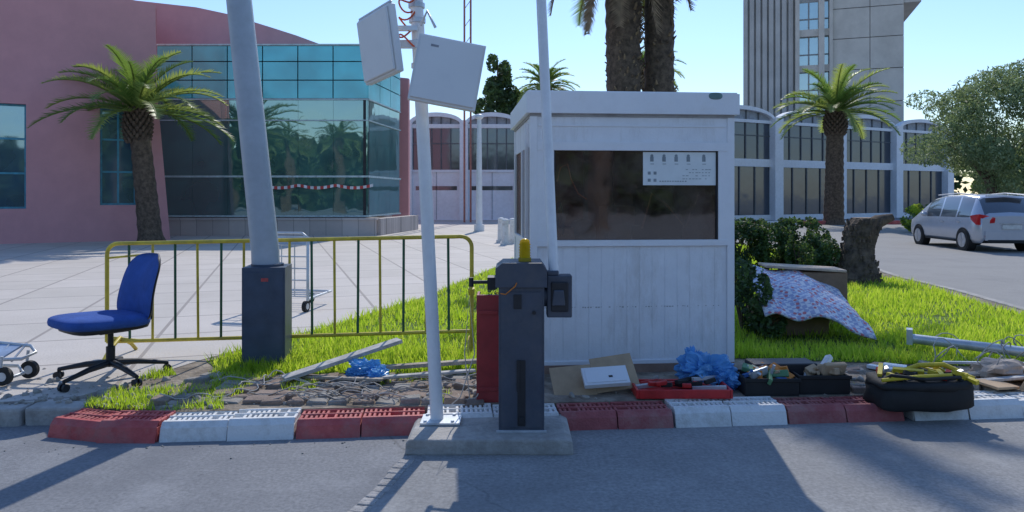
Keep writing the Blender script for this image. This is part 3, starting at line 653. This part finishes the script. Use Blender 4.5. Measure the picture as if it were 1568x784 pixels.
b.build('palm_trunk_boots',[BARK,DEAD])
b=MB(); tx,ty=20.7,31
b.tube([(tx,ty,0),(tx+.1,ty,1.2),(tx-.1,ty,2.4)],.25,m=0,radii=[.32,.26,.2])
for i in range(12):
    a=i*2.4; l=R.uniform(1.2,2.6); b.tube([(tx-.1,ty,2.0+.05*i),(tx+math.cos(a)*l*.5,ty+math.sin(a)*l*.5,3.2+R.random()),(tx+math.cos(a)*l,ty+math.sin(a)*l,3.6+R.random()*1.5)],.05,n=6,m=0,radii=[.07,.04,.015])
el=[]
for i in range(60):
    a=R.random()*6.28; rr=R.random()**.55*3.3; zz=R.uniform(1.9,6.8); k=math.sqrt(max(.05,1-((zz-4.0)/3.3)**2)); el.append(((tx+math.cos(a)*rr*k,ty+math.sin(a)*rr*k,zz),(R.uniform(.6,1.2),R.uniform(.6,1.2),R.uniform(.45,.9))))
leaves(b,el,46000,.19,(1,2),3.2,.6,.6,-.25)
b.build('olive_tree',[BARK,LEAFO,LEAFO2])
def bush(name,ells,n,size,mats,asp=1.6):
    b=MB()
    for c,a in ells[:6]:
        for q in range(5): b.cyl((c[0],c[1],.1),(c[0]+R.uniform(-.6,.6)*a[0],c[1]+R.uniform(-.6,.6)*a[1],c[2]+R.uniform(0,.5)*a[2]),.012,.006,n=5,m=2)
    leaves(b,ells,n,size,(0,1),asp,0,.35); b.build(name,[*mats,BARK])
bush('hedge',[((4.15+.28*i+R.uniform(-.05,.05),13.4+R.uniform(-.1,.1),.72),(.32,.45,.48)) for i in range(6)],18000,.07,(LEAFD,LEAFM))
bush('hedge',[((5.02+.17*i,12.6+R.uniform(-.1,.1),.52+R.uniform(-.05,.05)),(.22,.4,.42)) for i in range(4)],10000,.06,(LEAFD,LEAFM))
bush('shrub',[((2.55,7.6,.5),(.19,.25,.38)),((2.5,7.8,.72),(.16,.2,.2)),((2.68,7.5,.28),(.17,.2,.18))],3800,.06,(LEAFD,LEAFM))
bush('shrub',[((18.0,31.5,.6),(.9,.7,.65))],3500,.14,(LEAFM,G2))
bush('shrub',[((-.05,7.9,.2),(.25,.25,.2)),((-.02,9.5,.3),(.3,.3,.25))],1600,.05,(LEAFM,LEAFD))
b=MB(); b.cyl((-1.2,60,.1),(-1.2,60,12.8),.25,.05,m=0)
el=[((-1.2+R.uniform(-1,1)*(1.7-k*.12),60+R.uniform(-.7,.7),6.5+k*.62),(1.25-k*.08,1.0,.8)) for k in range(11)]+[((.3+R.uniform(-.8,.8),60,6+R.random()*4),(1,1,1)) for k in range(6)]
leaves(b,el,12000,.4,(1,2),2,0,.5,-.3); b.build('cypress_tree',[BARK,LEAFD,LEAFM])
b=MB()
for x,yy,s in [(28+4*i,66+R.uniform(-4,4),1.) for i in range(14)]+[(-62+3*i,70,1.2) for i in range(9)]: leaves(b,[((x,yy,2.5*s),(3,2,3.2*s)),((x+1,yy,4*s),(2,2,2*s))],900,.8,(0,1),1.6)
b.build('distant_trees',[LEAFD,LEAFM])
b=MB()
for i in range(34):
    x=-105+6*i; hh=R.uniform(8,11.5); b.cyl((x,-46,0),(x,-46,hh*.6),.4,.2,m=2); leaves(b,[((x,-46,hh*.42),(5.4,2.5,hh*.46)),((x+R.uniform(-3,3),-45,hh*.7),(3.5,2.5,hh*.3))],1300,1.7,(0,1),1.4,0,.8,-.6)
b.build('background_tree_row',[LEAFD,LEAFM,BARK])
# palm stump
b=MB(); K=11; pts=[];rad=[]
for i in range(K+1):
    t=i/K; pts.append((5.93+.10*t+.16*t**3,12.5,.1+1.12*t)); rad.append(.33-.10*t+.03*math.sin(t*9)+(.1*(1-t)**4))
n=20;P=[]
for i,p in enumerate(pts):
    for k in range(n):
        a=6.283*k/n; r=rad[i]*(1+.18*noise.noise(Vector((math.cos(a)*2,math.sin(a)*2,i*.5))))+.02*(k%2); P.append((p[0]+math.cos(a)*r,p[1]+math.sin(a)*r,p[2]))
b.add(P,[(i*n+k,i*n+(k+1)%n,(i+1)*n+(k+1)%n,(i+1)*n+k) for i in range(K) for k in range(n)],0); b.add(P[-n:],[tuple(range(n))],1)
for i in range(260):
    t=R.random(); a=R.random()*6.28; i0=int(t*K); p=Vector(pts[min(i0,K)]); r=rad[min(i0,K)]
    c=p+Vector((math.cos(a)*r,math.sin(a)*r,0)); b.cyl(c,c+Vector((math.cos(a)*.3,math.sin(a)*.3,1)).normalized()*R.uniform(.04,.09),.03,.012,n=4,m=0)
b.tube([(6.1,12.4,.98),(6.32,12.4,1.16),(6.55,12.35,1.24)],.12,n=10,m=0,radii=[.18,.12,.06])
b.build('palm_stump',[BARK,DEAD])

# ------------------------------------------------------------ pink building with glass pavilion
PINK=mat('pink_render',(.68,.33,.34),rough=.85,var=.05,scale=1.5,dirt=.3,dcol=(.54,.28,.28),dscale=.5,bump=.15,bscale=20)
BWIN=refglass('blue_window_glass',(.02,.09,.15),.3,.04,(.6,.85,1)); BFR=mat('window_frame_teal',(.06,.30,.40),rough=.4)
b=MB(); ang=math.atan2(2,3.8); b.M=frame(-11.9,24,ang)
ops=[(-1.62,-.59,1.3,4.5),(-5.5,-3.61,1.2,4.45),(-9.5,-7.6,1.2,4.45)]
b.wall(-14,0,0,.4,.0,7.4,ops,0)
b.vprism([(-14,7.4),(0,7.4),(0,7.97),(-.66,8.06),(-3,8.45),(-7,9.3),(-14,11)],0,.4,0)
b.vprism([(0,.0),(.45,.0),(.05,5),(0,7.4)],0,.15,0)
for a,c,d,e in ops:
    b.b2(a,c,.2,.24,d,e,1)
    for z in (d,d+(e-d)*.33,d+(e-d)*.66,e-.06): b.b2(a,c,.16,.2,z,z+.06,2)
    for u in (a,c-.06,(a+c)/2-.03): b.b2(u,u+.06,.155,.199,d,e,2)
b.M=Matrix.Identity(4)
prof=[(-17,0),(-8,0),(-8.0,7.93),(-9,8.3),(-10,8.62),(-11.8,9.18),(-13.2,9.48),(-15.9,9.78),(-17,9.9)]
b.vprism(prof,30,30.5,0)
b.add([(-12.05,24.35,0),(-17,30,0),(-17,30,9.9),(-12.05,24.35,7.97)],[(0,1,2,3)],0)
b.vprism([(-8,0),(-4.75,0),(-4.75,7.0),(-6.2,7.15),(-8,7.3)],33,33.4,0)
b.b2(-8.001,-7.7,30.2,33,0,7.3,0)
b.add([(-17,30.1,9.9),(-8,30.1,7.93),(-8,45,7.93),(-24,45,11),(-24,20,11),(-12.05,24.4,7.97)],[(0,1,2,3,4,5)],0)
TEAL=refglass('teal_spandrel_panel',(.06,.50,.54),.12,.12,(.6,.9,1),.05); GGL=refglass('green_curtain_glass',(.03,.13,.125),.30,.02,(.70,.92,.90),.04)
x0,x1,yf=-13.35,-5.4,27
zT=[7.25,6.65,5.95,5.25]
b.b2(x0+.1,x1-.1,yf+.3,33,0.1,.84,5)
def curtain(M,Lw,nv,slx=0):
    b.M=M; w=Lw/nv
    for i in range(nv):
        for j in range(3): b.b2(i*w+.02,(i+1)*w-.02,0,.06,zT[j+1]+.02,zT[j]-.02,3)
        for (za,zb) in ((.86,2.3),(2.36,4.42),(4.46,5.22)):
            b.box(((i+.5)*w,.06,(za+zb)/2),(w-.008,.04,zb-za),4,(R.uniform(-.002,.002),0,R.uniform(-.002,.002)))
    b.b2(0,Lw,.10,.2,.86,7.2,6)
    for z,t in ((5.23,.05),(4.44,.04),(2.33,.07),(.84,.06)): b.b2(0,Lw,-.03,.03,z-t/2,z+t/2,7)
    b.b2(-.03,Lw+.03,-.03,.3,7.25,7.31,7)
    b.M=Matrix.Identity(4)
curtain(frame(x0,yf,0),x1-x0,6)
dx,dy=.55,4.2; curtain(frame(x1,yf,math.atan2(dy,dx)),math.hypot(dx,dy),3)
b.add([(x0,yf+.2,7.28),(x1,yf+.2,7.28),(x1+.5,yf+4.2,7.28),(x1-.5,33,7.28),(x0,33,7.28)],[(0,1,2,3,4)],3)
b.b2(x0+.2,x1+.35,yf-.35,yf+.25,.1,.70,5); b.b2(x0+.15,x1+.4,yf-.4,yf+.25,.70,.78,5)
b.M=frame(x1+.3,yf-.1,math.atan2(dy,dx+.2)); b.b2(0,4.6,-.2,.2,.1,.75,5); b.M=Matrix.Identity(4)
STONE=tilemat('plinth_stone',(.62,.54,.49),(.52,.45,.41),(.32,.28,.25),.6,.25,.5,.012,dirt=.4,dcol=(.28,.24,.22))
b.build('pink_building',[PINK,BWIN,BFR,TEAL,GGL,STONE,DARK,mat('mullion_pale',(.5,.62,.62),rough=.4)],world=True)
# coloured strips along the glazing imitate a reflection of the red-white kerb
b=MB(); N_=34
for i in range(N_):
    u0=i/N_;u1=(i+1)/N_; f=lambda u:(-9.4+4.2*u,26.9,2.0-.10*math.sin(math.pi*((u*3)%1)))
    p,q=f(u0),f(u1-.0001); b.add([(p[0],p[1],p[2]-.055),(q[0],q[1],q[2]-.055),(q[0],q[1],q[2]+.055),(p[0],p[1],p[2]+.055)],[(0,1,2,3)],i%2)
b.build('kerb_reflection_strip',[mat('reflection_red',(.55,.06,.05)),mat('reflection_white',(.75,.75,.75))])
# ------------------------------------------------------------ arcade building
DGL=refglass('dark_glazing',(.03,.038,.05),.10,.08,(.7,.82,1),.05)
FAN=mat('fanlight_panel',(.30,.33,.37),rough=.6)
def arcade(b,M,nb,w,zt,zs,zu0,zu1,zl0,zl1,low='glass',colw=.5):
    b.M=M; L=nb*w
    for i in range(nb+1): b.b2(i*w-colw/2,i*w+colw/2,-.35,.35,0,zs+.25,0)
    for i in range(nb):
        a=i*w+colw/2; c=(i+1)*w-colw/2; cx=(a+c)/2; hw=(c-a)/2; N=16
        b.b2(a,c,.0,.3,zs-.15,zs+.05,0); b.b2(a,c,.0,.3,zl1,zu0,0); b.b2(a,c,0,.3,0,zl0,0)
        if zu1<zs-.16: b.b2(a,c,.02,.3,zu1,zs-.15,0)
        for k in range(N):
            t0=math.pi*k/N; t1=math.pi*(k+1)/N; P=[]
            for yy in (-.2,.3):
                for t in (t0,t1):
                    for s in (0,1): P.append((cx-math.cos(t)*(hw+.0*s+ (0.22*s)),yy,zs+.05+math.sin(t)*((zt-zs-.3)+.25*s)))
            b.add(P,[(0,2,3,1),(4,5,7,6),(0,4,6,2),(1,3,7,5)],0)
        P=[(cx-math.cos(math.pi*k/N)*hw,.1,zs+.05+math.sin(math.pi*k/N)*(zt-zs-.3)) for k in range(N+1)]
        b.add(P,[tuple(range(N+1))],2)
        for q in (-.6,-.2,.2,.6):
            hh=math.sqrt(1-q*q)*(zt-zs-.3); b.b2(cx+q*hw-.04,cx+q*hw+.04,.03,.09,zs+.05,zs+.05+hh,3)
        b.b2(a,c,.15,.2,zu0,min(zu1,zs-.15),1)
        for q in range(1,5): u=a+(c-a)*q/5; b.b2(u-.04,u+.04,.09,.149,zu0,min(zu1,zs-.15),3)
        b.b2(a,c,.1,.148,(zu0+zu1)/2+.3,(zu0+zu1)/2+.36,3)
        if low=='glass':
            b.b2(a,c,.15,.2,zl0,zl1,1)
            for q in range(1,4): u=a+(c-a)*q/4; b.b2(u-.04,u+.04,.09,.149,zl0,zl1,3)
        else:
            b.b2(a,c,.12,.2,zl0,zl1,0); b.b2(a+.2,c-.2,.10,.119,1.95,2.2,1)
            u=cx; b.b2(u-.02,u+.02,.10,.119,zl0,zl1,2)
    b.b2(-.2,L+.2,.36,9,0,zs-.05,4)
    b.M=Matrix.Identity(4)
b=MB()
arcade(b,frame(-6.35,44,0),4,3.42,6.7,5.95,3.2,5.75,.15,3.05,'panel',.5)
ang=math.atan2(10,19.4)
t0=(14.5+19.4*.15,46+1.5); w=21.8*.283
arcade(b,frame(t0[0]-math.cos(ang)*w*2,t0[1]-math.sin(ang)*w*2,ang),5,w,7.4,6.5,4.0,6.4,.35,3.5,'glass',.75)
b.build('arcade_building',[WBLD,DGL,FAN,mat('mullion_dark',(.11,.12,.13)),mat('building_body',(.35,.35,.37))],world=True)
# ------------------------------------------------------------ tower
CT=mat('tower_concrete',(.62,.58,.52),rough=.9,var=.08,scale=.8,dirt=.5,dcol=(.42,.39,.35),dscale=.35,bump=.2,bscale=8)
CT2=mat('tower_fins',(.48,.47,.45),rough=.9,var=.12,scale=.6)
b=MB(); b.M=frame(19.95,62,D(-19))
kx=12.35/230.
X=lambda p:(p-1138)*kx
y0=0
b.b2(X(1138),X(1368),y0+.6,y0+11,0,19.6,1)
for i in range(8):
    u=X(1138)+i*(X(1216)-X(1138))/8; b.b2(u,u+.36,y0+.25,y0+.6,0,19.4,1)
zj=[0,3.3,6.3,9.3,12.0,14.6,17.1,19.4]
for a,c in zip(zj,zj[1:]):
    b.b2(X(1270)+.03,X(1322)-.02,y0+.05,y0+.6,a+.03,c-.03,0); b.b2(X(1322)+.03,X(1368),y0+.05,y0+.6,a+.03,c-.03,0)
b.b2(X(1216),X(1222),y0-.2,y0+.6,0,19.4,0); b.b2(X(1250),X(1258),y0-.15,y0+.6,0,19.4,0); b.b2(X(1265),X(1270),y0-.2,y0+.6,0,19.4,0)
for zb,zt_ in ((15.6,17.9),(12.6,15.0),(9.6,12.0),(6.6,9.0)):
    for a,c in ((1222,1250),(1258,1265)):
        b.b2(X(a),X(c),y0+.45,y0+.5,zb,zt_,2)
        b.b2(X(a),X(c),y0+.38,y0+.449,zb+.85,zb+.95,3)
    b.b2(X(1235),X(1237),y0+.36,y0+.379,zb,zt_,3); b.b2(X(1222),X(1250),y0+.1,y0+.599,zb-.6,zb-.02,0); b.b2(X(1258),X(1265),y0+.1,y0+.599,zb-.6,zb-.02,0)
b.b2(X(1369),X(1392),y0+.2,y0+11,17.25,17.8,0)
b.M=Matrix.Identity(4)
b.build('concrete_tower',[CT,CT2,refglass('tower_glass',(.14,.26,.30),.35,.05,(.9,1,1)),mat('tower_frame',(.3,.3,.3))],bevel=0,world=True)

b=MB(); b.tube([(-1.37,30,.12),(-1.37,30,3.3),(-1.37,30,4.8)],.1,m=0,radii=[.14,.11,.09]); b.cyl((-1.37,30,.12),(-1.37,30,.4),.22,m=0); b.sup((-1.37,30,4.9),(.18,.18,.12),1,0)
b.build('street_lamp',[WHT])
b=MB()
for x in (-2.65,-2.3): b.cyl((x,40,.1),(x,40,14),.055,m=0,n=8)
for z in range(8,14): b.cyl((-2.65,40,z),(-2.3,40,z+.5),.02,m=0,n=6)
b.build('antenna_mast',[mat('mast_rust',(.35,.15,.12))])
b=MB()
for x,yy in ((-.2,21.8),(.02,22.4),(-.35,23)): b.cyl((x,yy,.12),(x,yy,.85),.12,.10,m=0); b.sup((x,yy,.85),(.11,.11,.06),1,0); b.cyl((x,yy,.12),(x,yy,.2),.16,m=0)
b.build('bollards',[KWH])

# ------------------------------------------------------------ car
def car(M):
    b=MB(); b.M=M
    S=[(.0,.80,.38,.96,.66,1.02),(.06,.86,.26,.97,.68,1.12),(.34,.90,.24,.98,.68,1.55),(.48,.905,.24,.98,.69,1.60),(1.15,.92,.24,.97,.70,1.64),(1.23,.92,.24,.97,.70,1.64),(2.1,.92,.24,.96,.70,1.63),(2.18,.92,.24,.96,.70,1.625),(2.95,.92,.24,.95,.68,1.52),(3.1,.92,.24,.95,.68,1.47),(3.75,.90,.25,.93,.72,1.02),(4.15,.86,.26,.80,.65,.84),(4.35,.72,.32,.66,.5,.68)]
    P=[]
    for (y,w,zb,zl,wt,zr) in S:
        half=[(0,zb),(w*.9,zb),(w*.985,zb+.12),(w,(zb+zl)/2+.02),(w*.97,zl),(wt+.01,zr-.07),(wt*.85,zr-.01),(0,zr+.02)]
        ring=half+[(-x,z) for x,z in half[-2:0:-1]]
        P+= [(x,y,z) for x,z in ring]
    n=14; F=[];MI=[]
    for i in range(len(S)-1):
        for k in range(n):
            F.append((i*n+k,(i+1)*n+k,(i+1)*n+(k+1)%n,i*n+(k+1)%n))
            m=0
            if k in (4,9) and i in (3,5,7): m=1
            if k in (5,6,7,8) and i in (1,): m=1
            if k in (5,6,7,8) and i==9: m=1
            if k in (4,9) and i==8: m=1
            if k in (0,13): m=2
            MI.append(m)
    b.add(P,F,MI,True)
    b.add(P[:n],[tuple(range(n))],0); b.add(P[-n:],[tuple(reversed(range(n)))],0)
    for s in (-1,1):
        b.add([(s*.905,.10,.78),(s*.865,.03,.78),(s*.46,-.014,.84),(s*.44,-.014,.98),(s*.66,.03,1.05),(s*.84,.045,1.08),(s*.895,.12,1.07),(s*.918,.38,1.03),(s*.928,.33,.92)],[(0,1,5,6),(1,2,3,4),(1,4,5),(0,6,7,8)] ,3)
        b.b2(s*.45,s*.72,-.02,.02,.42,.48,3)
        for yw in (.78,3.48):
            b.cyl((s*.70,yw,.32),(s*.925,yw,.32),.36,n=28,m=2); b.cyl((s*.80,yw,.315),(s*.94,yw,.315),.315,n=28,m=4)
            b.cyl((s*.941,yw,.315),(s*.948,yw,.315),.215,n=24,m=5)
            for q in range(5):
                a=q*1.2566; b.box((s*.952,yw+math.cos(a)*.12,.315+math.sin(a)*.12),(.01,.17,.05),5,(a,0,0))
        b.sup((s*1.0,2.9,1.02),(.10,.06,.07),.7,0); b.b2(s*.921,s*.926,1.9,2.05,.80,.83,5); b.b2(s*.921,s*.926,.95,1.1,.82,.85,5)
        b.b2(s*.88,s*.93,1.2,3.0,.25,.30,2)
        b.tube([(s*.66,.5,1.63),(s*.67,1.5,1.68),(s*.66,2.7,1.62)],.018,m=5,n=6)
    b.b2(-.72,.72,-.045,.0,.34,.60,0); b.b2(-.66,.66,-.05,-.02,.28,.36,2); b.b2(-.26,.26,-.035,-.004,.66,.78,6); b.b2(-.3,.3,-.03,-.002,.80,.83,5)
    b.b2(-.52,.52,.24,.34,1.58,1.61,0); b.tube([(0,.08,1.06),(.2,.1,1.12),(.35,.14,1.18)],.01,m=4)
    b.M=Matrix.Identity(4)
    return b.build('parked_car',[mat('silver_car_paint',(.52,.55,.61),rough=.25,metal=.45,var=.03),refglass('car_glass',(.02,.024,.028),.18,.03),BLACK,mat('tail_light_red',(.55,.015,.02),rough=.15),BLACK,mat('alloy_rim',(.5,.51,.53),rough=.3,metal=.6),mat('number_plate',(.6,.6,.57))])
car(frame(14.05,20.2,D(-5)))

# ------------------------------------------------------------ light, world, camera
sc=bpy.context.scene
el,az=D(43),D(8)
sd=Vector((math.sin(az)*math.cos(el),math.cos(az)*math.cos(el),math.sin(el)))
l=bpy.data.lights.new('sun','SUN'); l.energy=3.1; l.angle=D(.5); l.color=(1,.95,.87)
lo=bpy.data.objects.new('sun',l); lo.rotation_euler=(-sd).to_track_quat('-Z','Y').to_euler(); lo.location=(0,0,30); sc.collection.objects.link(lo)
w=bpy.data.worlds.new('World'); sc.world=w; w.use_nodes=True; nt=w.node_tree
sky=nt.nodes.new('ShaderNodeTexSky'); sky.sky_type='NISHITA'; sky.sun_disc=False; sky.sun_elevation=el; sky.sun_rotation=az; sky.air_density=1.4; sky.dust_density=.2; sky.ozone_density=4
tint=nt.nodes.new('ShaderNodeMixRGB'); tint.blend_type='MULTIPLY'; tint.inputs['Fac'].default_value=1; tint.inputs['Color2'].default_value=(.84,.92,1.10,1)
nt.links.new(sky.outputs['Color'],tint.inputs['Color1']); nt.links.new(tint.outputs['Color'],nt.nodes['Background'].inputs['Color']); nt.nodes['Background'].inputs['Strength'].default_value=.15
c=bpy.data.cameras.new('camera'); co=bpy.data.objects.new('camera',c); sc.collection.objects.link(co)
co.location=(0,0,1.6); co.rotation_euler=(D(90),0,0); c.sensor_width=36; c.lens=25.26; c.shift_y=-.0587; c.clip_end=2000; c.clip_start=.05
sc.camera=co
sc.view_settings.view_transform='Standard'; sc.view_settings.look='None'; sc.view_settings.exposure=0
